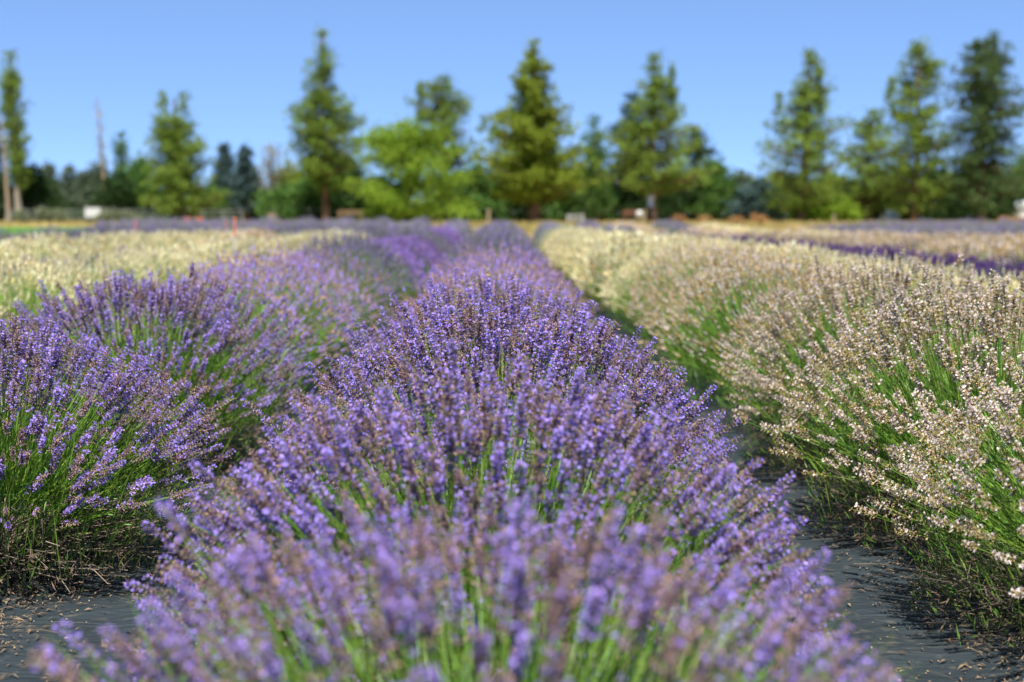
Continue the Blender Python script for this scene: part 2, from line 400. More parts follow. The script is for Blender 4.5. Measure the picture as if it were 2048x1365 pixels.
def foliage_mb(rng, Rx, H, n_leaf=3600, n_shoot=620, n_twig=200, n_dead=1500, lw=1.0, top=.60):
    leaf, wood = MB(), MB()
    def dome(n, r0, r1, zlo, zhi):
        a = rng.uniform(0, 6.283, n); rr = rng.uniform(r0, r1, n); z = rng.uniform(zlo, zhi, n)
        w = np.sqrt(np.clip(1 - (np.clip(z - .25 * H, 0, 9) / (.8 * H)) ** 2, .05, 1)); r = Rx * np.sqrt(rr) * w
        return np.stack([r * np.cos(a), r * np.sin(a), z], 1), np.stack([np.cos(a), np.sin(a), np.zeros(n)], 1)
    C, O = dome(n_leaf, .12, .74, .05 * H, .64 * H)
    D = O * rng.uniform(.2, 1.2, (n_leaf, 1)) + np.array([0, 0, 1.0]) + rng.normal(0, .38, (n_leaf, 3))
    quads(leaf, C, D, rng.normal(0, 1, C.shape), rng.uniform(.035, .062, n_leaf) * lw, rng.uniform(.004, .0062, n_leaf) * lw, 1, rng.random(n_leaf), .05)
    C, O = dome(n_shoot, .25, .8, .2 * H, top * H)
    D = O * rng.uniform(.3, 1.0, (n_shoot, 1)) + np.array([0, 0, 1.0]) + rng.normal(0, .15, (n_shoot, 3))
    quads(leaf, C, D, rng.normal(0, 1, C.shape), rng.uniform(.14, .28, n_shoot), .0034 * lw, 0, rng.random(n_shoot))
    # woody base: grey twigs and dead leaves around the crown of the root
    for i in range(n_twig):
        a = rng.uniform(0, 6.283); r = Rx * rng.uniform(.45, .90); z1 = rng.uniform(.015, .34) * (H / .85)
        p0 = np.array([rng.normal(0, .05), rng.normal(0, .05), .02]); p2 = np.array([r * math.cos(a), r * math.sin(a), z1])
        p1 = (p0 + p2) / 2 + np.array([rng.normal(0, .03), rng.normal(0, .03), -.02 + rng.uniform(0, .05)])
        wood.tube([p0, p1, p2], [.0042, .0026, .0011], 3, 0, rng.random(), cap=False)
        for q in range(2):          # side twigs
            f = rng.uniform(.45, .95); pa = p1 + (p2 - p1) * f; pb = pa + rng.normal(0, .045, 3) + [.03 * math.cos(a), .03 * math.sin(a), .02]
            pb[2] = max(pb[2], .006); wood.tube([pa, pb], [.0014, .0008], 3, 0, rng.random(), cap=False)
    for i in range(9):
        a = rng.uniform(0, 6.283); p = np.array([math.cos(a), math.sin(a), 0])
        wood.tube([p * .02, p * .10 + [0, 0, .09], p * .2 + [0, 0, .2]], [.016, .011, .006], 5, 0, rng.random(), cap=False)
    C, O = dome(n_dead, .16, .72, .010, .34 * H); C[:, 2] *= rng.uniform(.3, 1, n_dead)
    D = O + rng.normal(0, .7, (n_dead, 3)); quads(wood, C, D, rng.normal(0, 1, C.shape), rng.uniform(.02, .045, n_dead), .0042, 1, rng.random(n_dead), .08)
    return leaf, wood

# geometry-node scatter for the stems of a bush beyond the 300 that show largest
def scatter_group(name, sources):
    g = bpy.data.node_groups.new(name, 'GeometryNodeTree')
    g.interface.new_socket('Geometry', in_out='INPUT', socket_type='NodeSocketGeometry')
    g.interface.new_socket('Geometry', in_out='OUTPUT', socket_type='NodeSocketGeometry')
    N = g.nodes.new; Lk = g.links.new
    gi, go = N('NodeGroupInput'), N('NodeGroupOutput'); ip = N('GeometryNodeInstanceOnPoints'); gt = N('GeometryNodeGeometryToInstance')
    gt = N('GeometryNodeJoinGeometry')
    for s in sources:
        oi = N('GeometryNodeObjectInfo'); oi.inputs['Object'].default_value = s; oi.inputs['As Instance'].default_value = True
        Lk(oi.outputs['Geometry'], gt.inputs[0])
    def attr(nm, t):
        a = N('GeometryNodeInputNamedAttribute'); a.data_type = t; a.inputs['Name'].default_value = nm; return a.outputs['Attribute']
    e2r = N('FunctionNodeEulerToRotation'); Lk(attr('rot', 'FLOAT_VECTOR'), e2r.inputs[0])
    Lk(gi.outputs[0], ip.inputs['Points']); Lk(gt.outputs[0], ip.inputs['Instance']); ip.inputs['Pick Instance'].default_value = True
    Lk(attr('idx', 'INT'), ip.inputs['Instance Index']); Lk(e2r.outputs[0], ip.inputs['Rotation']); Lk(attr('scl', 'FLOAT'), ip.inputs['Scale'])
    Lk(ip.outputs[0], go.inputs[0])
    return g
SCATTER = {}

def near_bush(key, x, y, Rx, H, n, label, seed, group, twigs=170, shoots=1000, top=.60):
    rng = np.random.default_rng(seed)
    root = empty('lavender_bush', (x, y, 0.02)); tag(root, label, 'lavender bush', group)
    rt, tp = fan(rng, n, Rx, H)
    rot, ln = frames(rt, tp, rng)
    idx = rng.integers(0, NV, len(rt)); idx[:NV] = np.arange(NV)
    # which stems show largest: inside the frame, near the camera, not on the far flank
    W = tp + np.array([x, y, .02]); px = VPX + F_PX * W[:, 0] / W[:, 1]; py = HOR + F_PX * (EYE - W[:, 2]) / W[:, 1]
    inside = (px > -60) & (px < 2110) & (py < 1420)
    facing = (tp[:, 1] / Rx < .75) | (tp[:, 2] > .8 * H)
    score = W[:, 1] + 50 * ~inside + 20 * ~facing + rng.normal(0, .12, len(W))
    order = np.argsort(score); own = order[:min(298, int(((inside) & (facing)).sum()))]
    objs = []
    first = None
    for i in own:
        s = ln[i] / .5
        o = bpy.data.objects.new('flower_stem', STEMS[key][idx[i]]); o.parent = root
        o.location = rt[i]; o.rotation_euler = rot[i]; o.scale = (s, s, s); COL.objects.link(o); objs.append(o)
    if key not in SCATTER:
        src = []
        for v in range(NV):
            src.append(next((o for o in objs if o.data == STEMS[key][v]), objs[0]))
        SCATTER[key] = scatter_group(key + '_stem_scatter', src)
    rest = np.setdiff1d(np.arange(len(rt)), own)
    if len(rest):
        me = bpy.data.meshes.new('flower_stems'); me.vertices.add(len(rest)); me.vertices.foreach_set('co', rt[rest].ravel().astype(np.float32))
        a = me.attributes.new('rot', 'FLOAT_VECTOR', 'POINT'); a.data.foreach_set('vector', rot[rest].ravel().astype(np.float32))
        a = me.attributes.new('scl', 'FLOAT', 'POINT'); a.data.foreach_set('value', (ln[rest] / .5).astype(np.float32))
        a = me.attributes.new('idx', 'INT', 'POINT'); a.data.foreach_set('value', idx[rest].astype(np.int32))
        for m in VAR[key]: me.materials.append(m)
        o = link('flower_stem_mass', me, root); o['kind'] = 'stuff'
        md = o.modifiers.new('scatter', 'NODES'); md.node_group = SCATTER[key]
    lf, wd = foliage_mb(rng, Rx, H, n_leaf=4600, n_shoot=shoots, n_twig=twigs, n_dead=2600, top=top)
    lf.build('foliage', [STEM, LEAF], root)['kind'] = 'stuff'
    wd.build('woody_base', [TWIG, DEADLEAF], root)['kind'] = 'stuff'
    return root

PG = 'purple lavender bushes'; BG = 'pale pink and tan lavender bushes'
near_bush('purple', -0.03, 1.80, .65, .71, 640, 'nearest purple lavender bush, blurred, at the bottom of the centre row', 11, PG, 170, 1600, .70)
near_bush('purple', -0.04, 2.95, .69, .755, 1050, 'second purple lavender bush of the centre row, slightly blurred, browning flowers', 12, PG, 170, 1500, .68)
near_bush('purple', -0.02, 4.10, .67, .825, 1200, 'third purple lavender bush of the centre row, in sharp focus with tall spikes', 13, PG)
near_bush('purple', -0.05, 5.25, .65, .84, 1100, 'fourth purple lavender bush of the centre row, just behind the sharp one', 14, PG)
near_bush('purple', -1.57, 4.36, .68, .76, 1050, 'low purple lavender bush at the left edge, arching over the black path', 15, PG, 330)
near_bush('purple', -1.56, 6.12, .76, .84, 1050, 'big purple lavender bush on the left with a dark green flank facing the path', 16, PG, 220)
near_bush('blush', 1.71, 3.66, .72, .76, 800, 'pale lavender bush in the lower right corner over dry litter', 17, BG, 380)
near_bush('blush', 1.67, 4.80, .73, .87, 950, 'pale pink lavender bush with long green stems over a brown twiggy base', 18, BG, 400)
near_bush('blush', 1.65, 5.95, .73, .90, 950, 'third pale tan lavender bush along the right of the path', 19, BG, 320)

# ------------------------------------------------------------------ lavender: bushes farther off
def mid_meshes(rng, i, n_sp, r_sp, l_sp, sides=4, knobs=3, leafn=1100, shoot=500, Rx=.60, H=.86):
    """flower heads and foliage of one bush as two meshes sharing the layout"""
    rt, tp = fan(rng, n_sp, Rx, H); n = len(rt); d = unit(tp - rt)
    fl = MB()
    for k in range(knobs):          # stacked whorls
        a = tp - d * l_sp * (1 - k / knobs) ; b = a + d * (l_sp / knobs * 1.25)
        rr = r_sp * (1 - .22 * k) * rng.uniform(.8, 1.2, n)
        u = rng.random(n); mat = np.where(u < .38, 1, np.where(u < .74, 2, 3))
        spindles(fl, a + rng.normal(0, .002, a.shape), b, rr, .4, sides, mat, rng.random(n))
    quads(fl, (rt + tp) / 2 - d * l_sp / 2, d, rng.normal(0, 1, d.shape), np.linalg.norm(tp - rt, axis=1) - l_sp, .0045 if knobs > 1 else .008, 0, rng.random(n))
    lf, wd = foliage_mb(rng, Rx, H, leafn, shoot, 40, 160, 1.5)
    lf.join(wd)
    return fl, lf
def bush_root(name, x, y, label, group):
    o = empty(name, (x, y, ground_z(y) + .012), random.uniform(0, 6.28)); return tag(o, label, 'lavender bush', group)

LOD1, LOD2 = [], []
for i in range(4):
    rng = np.random.default_rng(100 + i)
    fl, lf = mid_meshes(rng, i, 980, .0075, .056, 4, 4)
    LOD1.append((fl.mesh('lavender_flower_heads', VAR['purple']), lf.mesh('lavender_foliage', [STEM, LEAF])))
for i in range(4):
    rng = np.random.default_rng(200 + i)
    fl, lf = mid_meshes(rng, i, 900, .0095, .062, 4, 1, 520, 260)
    lf2 = MB()
    fl.m = [m for m in fl.m]
    for v, f, m, t in zip(lf.v, lf.f, lf.m, lf.t): fl.v.append(v); fl.m.append(np.where(m == 0, 0, 4).astype(np.int32)); fl.t.append(t)
    for f in lf.f: fl.f.append(f + fl.n)
    fl.n += lf.n
    LOD2.append(fl.mesh('lavender_bush', VAR['purple']))
def set_mats(o, mats):
    for s, m in zip(o.material_slots, mats):
        s.link = 'OBJECT'; s.material = m

S_ROW, X_ROW = 1.55, -0.05
ORD = ['first', 'second', 'third', 'fourth', 'fifth', 'sixth', 'seventh', 'eighth', 'ninth', 'tenth', 'eleventh', 'twelfth']
WORDS = {'purple': 'purple lavender', 'blush': 'pale pinkish tan lavender', 'cream': 'cream white lavender', 'slate': 'tall grey purple lavender', 'violet': 'bright violet lavender',
         'indigo': 'low dark purple lavender', 'sage': 'pale grey green'}
def rowname(k):
    if k == 0: return 'centre row'
    return (f'{ORD[abs(k) - 1]} row ' if abs(k) > 1 else 'row just ') + ('left' if k < 0 else 'right') + ' of centre'
# (row, from y, to y, kind, height, radius)
ROWS = [
    (0, 6.4, 12.6, 'purple', .87, .60), (0, 14.0, 48, 'slate', .99, .58),
    (-1, 7.75, 12.9, 'purple', .86, .66), (-1, 14.1, 16.0, 'slate', .96, .58), (-1, 16.9, 24.0, 'violet', .83, .62), (-1, 25.2, 30.5, 'slate', .86, .56), (-1, 31.8, 40, 'violet', .88, .6), (-1, 41, 52, 'slate', .96, .56),
    (-2, 6.6, 30.2, 'cream', .86, .64), (-2, 31.4, 56, 'slate', .95, .56),
    (-3, 10.0, 22.5, 'slate', .70, .58), (-3, 23.6, 29, 'blush', .86, .6), (-3, 30.2, 57, 'slate', .97, .56),
    (-4, 14.0, 36, 'cream', .86, .64), (-4, 37.5, 58, 'slate', .97, .56),
    (-5, 22.0, 58, 'slate', .93, .56), (-6, 33, 58, 'slate', .95, .56), (-7, 40, 58, 'slate', .96, .56), (-8, 45, 58, 'slate', .96, .56), (-9, 50, 58, 'slate', .96, .56),
    (1, 7.1, 11.8, 'blush', .90, .68), (1, 13.0, 37, 'cream', .89, .68), (1, 38.2, 41, 'sage', .93, .6), (1, 42, 52, 'slate', .9, .56),
    (2, 6.6, 33, 'cream', .80, .68), (2, 34.5, 54, 'slate', .92, .56),
    (3, 10.0, 42, 'indigo', .75, .60), (3, 43, 57, 'blush', .85, .56),
    (4, 13.0, 46, 'blush', .82, .66), (4, 47, 57, 'slate', .9, .56),
    (5, 16.0, 21, 'blush', .78, .62), (5, 22, 33, 'indigo', .74, .56), (5, 34, 56, 'cream', .8, .58),
    (6, 18.0, 46, 'blush', .82, .66), (7, 22.0, 50, 'slate', .80, .58), (8, 24.0, 54, 'slate', .82, .58), (9, 26.0, 56, 'slate', .84, .56), (10, 30.0, 58, 'slate', .86, .56),
    (11, 33.0, 58, 'slate', .88, .56), (12, 36, 58, 'slate', .9, .56), (13, 39, 58, 'slate', .9, .56),
]
spots = []
for (k, y0, y1, kind, H, Rx) in ROWS:
    y = y0; i = 0
    while y <= y1:
        x = X_ROW + S_ROW * k + random.uniform(-.06, .06) + (.10 if k == 1 else 0)
        px = VPX + F_PX * x / y
        if -230 < px < 2280:
            h = H * random.uniform(.94, 1.05); kd = kind
            if kind == 'blush' and k == 1 and random.random() < 0: kd = 'purple'
            if kind == 'indigo' and random.random() < .30: kd = 'blush'
            spots.append([y, x, k, kd, h, Rx * random.uniform(.93, 1.07), i, y0])
        i += 1; y += 1.12 * random.uniform(.93, 1.08)
spots.sort(key=lambda s: s[0])
N_OWN = 288; seen = {}
for n, (y, x, k, kd, H, Rx, i, y0) in enumerate(spots[:N_OWN]):
    grp = f'{WORDS[kd]} bushes in {rowname(k)}'
    i = seen.get((k, kd), 0); seen[(k, kd)] = i + 1
    if kd == 'violet': lab = f'bright violet lavender bush, {ORD[i]} of the vivid ones beyond the tall grey stalks'
    elif k == 0 and kd == 'purple' : lab = f'purple lavender bush, {ORD[i]} behind the sharp ones of the centre row'
    elif k == -1 and kd == 'purple' : lab = f'purple lavender bush, {ORD[i]} behind the dark green flanked one on the left'
    elif i < 12: lab = f'{WORDS[kd]} bush, {ORD[i]} from near end of {rowname(k)}'
    else: lab = f'blurred {WORDS[kd]} bush merging into the far {rowname(k)}'
    if y < 14.2:
        fm, lm = LOD1[n % 4]
        r = bush_root('lavender_bush', x, y, lab, grp); r.scale = (Rx / .60, Rx / .60, H / .86)
        o = link('flower_heads', fm, r); set_mats(o, VAR[kd]); o['kind'] = 'stuff'
        o = link('foliage', lm, r); o['kind'] = 'stuff'
    else:
        o = link('lavender_bush', LOD2[n % 4], None, (x, y, ground_z(y) + .012), (0, 0, random.uniform(0, 6.28)), (Rx / .60, Rx / .60, H / .86))
        set_mats(o, VAR[kd]); tag(o, lab, 'lavender bush', grp)
# all bushes beyond: one mass
kinds = ['slate', 'cream', 'blush', 'indigo', 'violet', 'sage']
far_mats = []
for kd in kinds: far_mats += [VAR[kd][1], VAR[kd][2], VAR[kd][3]]
far_mats += [STEM, LEAF]
mb = MB(); rng = np.random.default_rng(5)
for (y, x, k, kd, H, Rx, i, y0) in spots[N_OWN:]:
    kd = kd if kd in kinds else 'slate'; b = kinds.index(kd) * 3
    rt, tp = fan(rng, 210, Rx, H); off = np.array([x, y, ground_z(y) + .012]); n = len(rt); d = unit(tp - rt)
    spindles(mb, tp - d * .10 + off, tp + off, .02, .45, 3, b + rng.integers(0, 3, n), rng.random(n))
    a = rng.uniform(0, 6.283, 130); rr = Rx * np.sqrt(rng.random(130)) * .95; z = rng.uniform(.05, .7, 130) * H
    w = np.sqrt(np.clip(1 - (z / H) ** 2, 0, 1)); C = np.stack([rr * w * np.cos(a), rr * w * np.sin(a), z], 1) + off
    quads(mb, C, rng.normal(0, .4, C.shape) + [0, 0, 1], rng.normal(0, 1, C.shape), .26, .035, len(far_mats) - 1 - (rng.random(130) < .5), rng.random(130))
o = mb.build('far_lavender_rows', far_mats); tag(o, 'far lavender rows merging into a grey purple band before the trees', 'lavender rows', kind='stuff')
print('bushes', len(spots) + 9)

# ------------------------------------------------------------------ litter on the fabric
rng = np.random.default_rng(31); mb = MB()
def bits(n, xc, xs, y0, y1, ln, mat):
    y = y0 + (y1 - y0) * rng.random(n) ** 1.4; x = xc + rng.normal(0, xs, n)
    z = np.array([ripple(a, b) + .005 for a, b in zip(x, y)])
    C = np.stack([x, y, z], 1); D = rng.normal(0, 1, C.shape); D[:, 2] *= .1
    quads(mb, C, D, rng.normal(0, .25, C.shape) + [0, 0, 1], rng.uniform(*ln, n), rng.uniform(.25, .6, n) * ln[0] * 1.4, mat, rng.random(n), .15)
bits(600, 1.25, .11, 3.0, 10, (.006, .016), 0); bits(350, -1.28, .10, 3.0, 10, (.006, .016), 0)
for q in range(26):             # petals gather in small drifts
    sx = random.choice((-1, 1)) * random.uniform(.75, 1.2); yy = random.uniform(2.9, 7); bits(random.randint(6, 26), sx, .035, yy, yy + random.uniform(.03, .12), (.005, .013), 0)
bits(120, .95, .2, 2.8, 10, (.005, .012), 0); bits(120, -.95, .2, 2.8, 10, (.005, .012), 0)
bits(6500, 1.50, .19, 2.9, 8, (.010, .04), 1); bits(5000, -1.52, .17, 3.2, 8, (.010, .04), 1)
for k in range(70):
    sx = random.choice((1.25, -1.3)) + rng.normal(0, .16); y = rng.uniform(3.1, 8); a = rng.uniform(0, 6.28); l = rng.uniform(.05, .16)
    p = np.array([sx, y, ripple(sx, y) + .006]); d = np.array([math.cos(a), math.sin(a), 0]) * l
    mb.tube([p - d / 2, p + [0, 0, .004], p + d / 2 + [rng.normal(0, .01), 0, .002]], [.0012, .0015, .001], 3, 1, rng.random(), cap=False)
CHIP = plant_mat('dry_petal_litter', (0.36, 0.25, 0.14), 0.1, 0.7, 0.03)
tag(mb.build('plant_litter', [CHIP, DEADLEAF]), 'dry fallen petals and twigs scattered on the black fabric', 'litter', kind='stuff')

# ------------------------------------------------------------------ trees
def interp(ctrl, t):
    xs = [c[0] for c in ctrl]
    return np.interp(t, xs, [c[1] for c in ctrl]), np.interp(t, xs, [c[2] for c in ctrl])

def tree(name, label, cat, x, ytop, ybase, Y, prof, mat, bark, trunk_px=18, trunk_top=None, nb=90, clumps=7, per=10, leaf=.25, sig=.22, rise=.25, tops=None, lean=0.0, group=None, seed=0, gap=.12, bare=False, limbs=True, tw=1.0):
    """x, y in photo pixels at depth Y; prof: rows of (photo y, left extent px, right extent px) from the trunk line"""
    rng = np.random.default_rng(seed + int(x) * 3 + int(ytop))
    s = Y / F_PX
    gz = ground_z(Y); root = empty(name, ((x - VPX) * s, Y, gz)); tag(root, label, cat, group)
    H = EYE - (ytop - HOR) * s - gz
    toz = lambda py: EYE - (py - HOR) * s - gz
    ctrl = sorted([(toz(py), l * s * 1.2, r * s * 1.2) for (py, l, r) in prof])
    # trunk with limbs
    tb = MB(); r0 = trunk_px * s / 2; tz = toz(trunk_top) if trunk_top else H * .96
    zz = np.linspace(-.1, tz, 9)
    ax = np.stack([lean * s * (zz / max(H, .1)) + np.cumsum(rng.normal(0, r0 * .12, 9)), np.cumsum(rng.normal(0, r0 * .12, 9)), zz], 1)
    fl = 1 + .55 * np.exp(-np.clip(zz, 0, 9) / (.5 + r0))
    tb.tube(ax, r0 * fl * np.linspace(1, .16, 9) ** .8, 9, 0)
    axis = lambda z: np.array([np.interp(z, zz, ax[:, 0]), np.interp(z, zz, ax[:, 1]), z])
    cb = MB(); zlo, zhi = ctrl[0][0], ctrl[-1][0]
    zc = np.linspace(zlo, zhi, 60); wl, wr = interp(ctrl, zc); wgt = (wl + wr) + .12 * (wl + wr).max(); wgt /= wgt.sum()
    ph0 = rng.uniform(0, 6.28); nb = int(nb * 1.55)
    for b in range(nb):
        z = float(rng.choice(zc, p=wgt)) + rng.uniform(-.5, .5) * (zhi - zlo) / 60
        l, r = interp(ctrl, z); a = rng.uniform(0, 2 * math.pi); ca = math.cos(a)
        k = .5 + .5 * math.copysign(abs(ca) ** .6, ca); ln = float(l * (1 - k) + r * k) * (rng.uniform(.80, 1.08) if rng.random() < .75 else rng.uniform(.35, .8))
        ln *= 1 + .22 * math.sin(z * 2.3 + 2 * a + ph0) + .12 * math.sin(z * 5.1 - a + 2 * ph0)      # boughs of uneven reach
        if ln < .12: ln = .12
        tz0 = min(max(z - rise * ln, .25 * H * 0 + .3), tz)
        p0 = axis(tz0); p1 = np.array([p0[0] + ln * ca, p0[1] + ln * math.sin(a), z])
        if limbs and ln > .5:
            pm = (p0 + p1) / 2 + [0, 0, -.06 * ln]
            tb.tube([p0, pm, p0 + (p1 - p0) * .92], [r0 * .20 * tw, r0 * .12 * tw, r0 * .04 * tw], 4, 0, cap=False)
        if bare and rng.random() < .55: continue
        tint = rng.random()
        nc = max(1, int(round(clumps * 1.15 * min(1.0, .35 + ln / (2.2 + 1e-6)))))
        for c in range(nc):
            if rng.random() < gap: continue
            f = rng.uniform(.15, 1.0) ** .75
            pc = p0 + (p1 - p0) * f + rng.normal(0, .05 + .05 * ln, 3) * [1, 1, .6]
            n = max(3, int(per * rng.uniform(.6, 1.3)))
            C = pc + rng.normal(0, sig, (n, 3)) * [1, 1, .75]
            Nn = rng.normal(0, .75, (n, 3)) + [0, 0, .55]
            D = rng.normal(0, 1, (n, 3)) + (p1 - p0) / (ln + .1) * .6
            quads(cb, C, D, Nn, leaf * rng.uniform(.7, 1.3, n), leaf * rng.uniform(.38, .62, n), 0, np.clip(tint * .6 + rng.random(n) * .4, 0, 1), .08)
    if tops:        # extra leaders
        for (tx, ty, w) in tops:
            zt = toz(ty); n = int(26 * max(1, (zt - H * .6)))
            z = rng.uniform(H * .62, zt, n); f = 1 - (z - H * .62) / max(zt - H * .62, .1)
            C = np.stack([(tx - x) * s + rng.normal(0, 1, n) * (w * s) * (.15 + f * .6), rng.normal(0, 1, n) * (w * s) * (.15 + f * .6), z], 1)
            for c in C:
                q = 6; CC = c + rng.normal(0, sig * .6, (q, 3))
                quads(cb, CC, rng.normal(0, 1, (q, 3)) + [0, 0, .8], rng.normal(0, 1, (q, 3)), leaf * .85, leaf * .42, 0, rng.random(q), .08)
            tb.tube([axis(H * .6), [(tx - x) * s, 0, zt * .9]], [r0 * .2, r0 * .03], 5, 0, cap=False)
    tb.build('trunk', bark, root, smooth=True)
    if cb.n: cb.build('crown', mat, root)
    return root

PT = 'tall pines along the field edge'
tree('pine_tree', 'tall narrow conical pine with a bare brown lower trunk left of the willow', 'pine tree', 655, 60, 447, 98,
     [(62, 3, 3), (100, 14, 12), (150, 30, 26), (200, 44, 44), (250, 58, 76), (300, 58, 90), (330, 48, 78), (352, 30, 66), (380, 8, 40)], CR['pine'], BARK_PINE, 13, nb=150, clumps=7, per=10, gap=.2)
tree('pine_tree', 'broad olive green conifer with a brown trunk in the middle of the treeline', 'pine tree', 1068, 84, 449, 98,
     [(86, 4, 4), (130, 18, 20), (170, 40, 34), (210, 46, 50), (250, 78, 66), (300, 84, 92), (340, 92, 94), (370, 80, 74), (395, 46, 40)], CR['olive'], BARK_PINE, 20, nb=170, clumps=7, per=11, gap=.12, leaf=.32)
tree('pine_tree', 'pine with a pale sign on its trunk, right of the olive conifer', 'pine tree', 1303, 110, 447, 98,
     [(112, 4, 4), (150, 16, 22), (190, 36, 40), (230, 50, 66), (270, 66, 76), (310, 78, 74), (340, 84, 92), (362, 60, 84), (380, 26, 40)], CR['pine'], BARK_PINE, 16, nb=135, clumps=7, per=10, gap=.2, tops=[(1340, 135, 9)])
tree('pine_tree', 'sparse open pine with a dark leaning trunk and sky showing through its branches', 'pine tree', 1600, 104, 447, 98,
     [(106, -6, 14), (150, 14, 34), (185, 26, 42), (230, 46, 62), (270, 78, 72), (310, 96, 46), (350, 92, 70), (390, 70, 60), (410, 40, 30)], CR['pine'], BARK_PINE, 14, nb=125, clumps=7, per=10, gap=.2, lean=14, tops=[(1552, 190, 10), (1632, 140, 8)])
tree('pine_tree', 'tall sparse pine with thin upper branches, left of the darkest pine', 'pine tree', 1828, 84, 450, 98,
     [(86, 8, 12), (120, 30, 28), (160, 40, 44), (200, 46, 56), (240, 64, 70), (290, 74, 74), (340, 70, 76), (390, 64, 66), (415, 40, 40)], CR['pine'], BARK_PINE, 13, nb=135, clumps=7, per=10, gap=.24, tops=[(1775, 160, 10)])
tree('pine_tree', 'darkest tall pine with twin tops and a long branch reaching right', 'pine tree', 1962, 74, 450, 96,
     [(76, 8, 26), (110, 36, 34), (150, 62, 36), (190, 66, 60), (215, 62, 76), (250, 58, 64), (290, 56, 62), (340, 66, 66), (385, 64, 70), (415, 40, 40)], CR['dark'], BARK_PINE, 15, nb=160, clumps=7, per=10, gap=.16, tops=[(1942, 88, 9), (1977, 72, 9)], rise=.1)
tree('pine_tree', 'rounded pine standing behind the bright green willow', 'pine tree', 885, 154, 447, 108,
     [(156, 10, 12), (185, 50, 34), (220, 54, 54), (255, 44, 58), (300, 40, 60), (340, 52, 70), (385, 50, 60)], CR['pine'], BARK_PINE, 15, nb=120, clumps=7, per=9, gap=.25, tops=[(968, 236, 8), (842, 172, 8)])
tree('pine_tree', 'pine with two tops and a wide light green skirt left of the blue spruces', 'pine tree', 356, 190, 446, 100,
     [(240, 30, 32), (275, 42, 46), (310, 54, 52), (350, 60, 60), (390, 62, 74), (418, 46, 70)], CR['pine'], BARK_PINE, 16, nb=130, clumps=7, per=10, gap=.15, tops=[(334, 188, 20), (374, 190, 22)])
tree('pine_tree', 'light green feathery tree between the sparse pine and the tall right pines', 'pine tree', 1735, 224, 448, 104,
     [(226, 6, 8), (260, 30, 30), (300, 48, 44), (340, 56, 54), (385, 64, 60), (420, 50, 50)], CR['pine'], BARK_PINE, 12, nb=110, clumps=6, per=9, gap=.25)
tree('willow_tree', 'bright lime green willow with drooping rounded lobes', 'willow', 815, 232, 448, 92,
     [(234, 10, 34), (262, 50, 70), (300, 72, 88), (340, 98, 84), (370, 92, 96), (400, 78, 124), (425, 60, 118), (440, 30, 60)], CR['bright'], BARK_PINE, 14, nb=70, clumps=13, per=14, gap=.16, leaf=.26, sig=.30, trunk_top=300)
tree('poplar_tree', 'tall leaning poplar with a grey lower trunk near the left edge', 'poplar', 46, 104, 440, 104,
     [(106, 10, -2), (140, 17, 6), (180, 18, 14), (220, 13, 22), (270, 12, 22), (320, 10, 20), (360, 8, 16)], CR['pine'], BARK_GREY, 13, nb=110, clumps=5, per=10, rise=1.4, gap=.12, lean=-8)
tree('poplar_tree', 'dark poplar cut off by the left edge', 'poplar', -8, 212, 440, 104,
     [(214, 4, 8), (260, 14, 20), (320, 20, 26), (380, 24, 26), (420, 20, 24)], CR['deep'], BARK_GREY, 12, nb=90, clumps=5, per=10, rise=1.2)
tree('poplar_tree', 'slim green poplar beside the tall bare dead trunk', 'poplar', 250, 266, 440, 112,
     [(268, 6, 2), (290, 12, 10), (330, 12, 12), (370, 8, 12), (400, 6, 10)], CR['green'], BARK_GREY, 7, nb=60, clumps=4, per=9, rise=1.3, leaf=.24, sig=.2)
tree('poplar_tree', 'slender green tree between the olive conifer and the pine with a sign', 'poplar', 1190, 234, 447, 104,
     [(236, 4, 6), (270, 16, 14), (310, 28, 18), (350, 40, 24), (390, 48, 30), (425, 44, 28)], CR['green'], BARK_GREY, 8, nb=100, clumps=6, per=9, rise=.8, gap=.2)
tree('dead_tree', 'bare bleached dead trunk in front of the leaning poplar', 'dead tree', 22, 232, 442, 100, [(240, 1, 1), (320, 3, 3)], CR['grey'], BARK_PALE, 9, nb=9, clumps=0, bare=True, lean=-8, trunk_top=232, limbs=True)
tree('dead_tree', 'tall thin bleached dead spire leaning left above small conifers', 'dead tree', 218, 196, 440, 112, [(220, 2, 2), (330, 6, 4)], CR['grey'], BARK_PALE, 8, nb=40, clumps=0, bare=True, lean=-15, trunk_top=196, rise=1.0)
tree('spruce_tree', 'left of the two dark blue spruces', 'spruce', 452, 290, 440, 108,
     [(292, 2, 2), (320, 12, 12), (360, 22, 24), (400, 28, 30), (425, 28, 28)], CR['blue'], BARK_PINE, 8, nb=120, clumps=5, per=10, rise=-.1, leaf=.26, sig=.2, gap=.05)
tree('spruce_tree', 'right of the two dark blue spruces, greener blue', 'spruce', 494, 290, 440, 106,
     [(292, 2, 2), (320, 12, 12), (360, 20, 22), (400, 26, 28), (425, 26, 28)], CR['blue'], BARK_PINE, 8, nb=120, clumps=5, per=10, rise=-.1, leaf=.26, sig=.2, gap=.05)
tree('aspen_tree', 'thin grey almost leafless tree right of the blue spruces', 'aspen', 547, 276, 442, 104,
     [(278, 4, 4), (300, 18, 22), (340, 24, 26), (380, 18, 20)], CR['grey'], BARK_PALE, 7, nb=70, clumps=3, per=5, rise=1.0, gap=.35, leaf=.2)
tree('broadleaf_tree', 'olive rounded tree between the grey aspen and the conical pine', 'tree', 592, 318, 442, 106,
     [(320, 6, 8), (345, 30, 30), (380, 44, 40), (420, 44, 40)], CR['olive'], BARK_GREY, 8, nb=90, clumps=5, per=9)
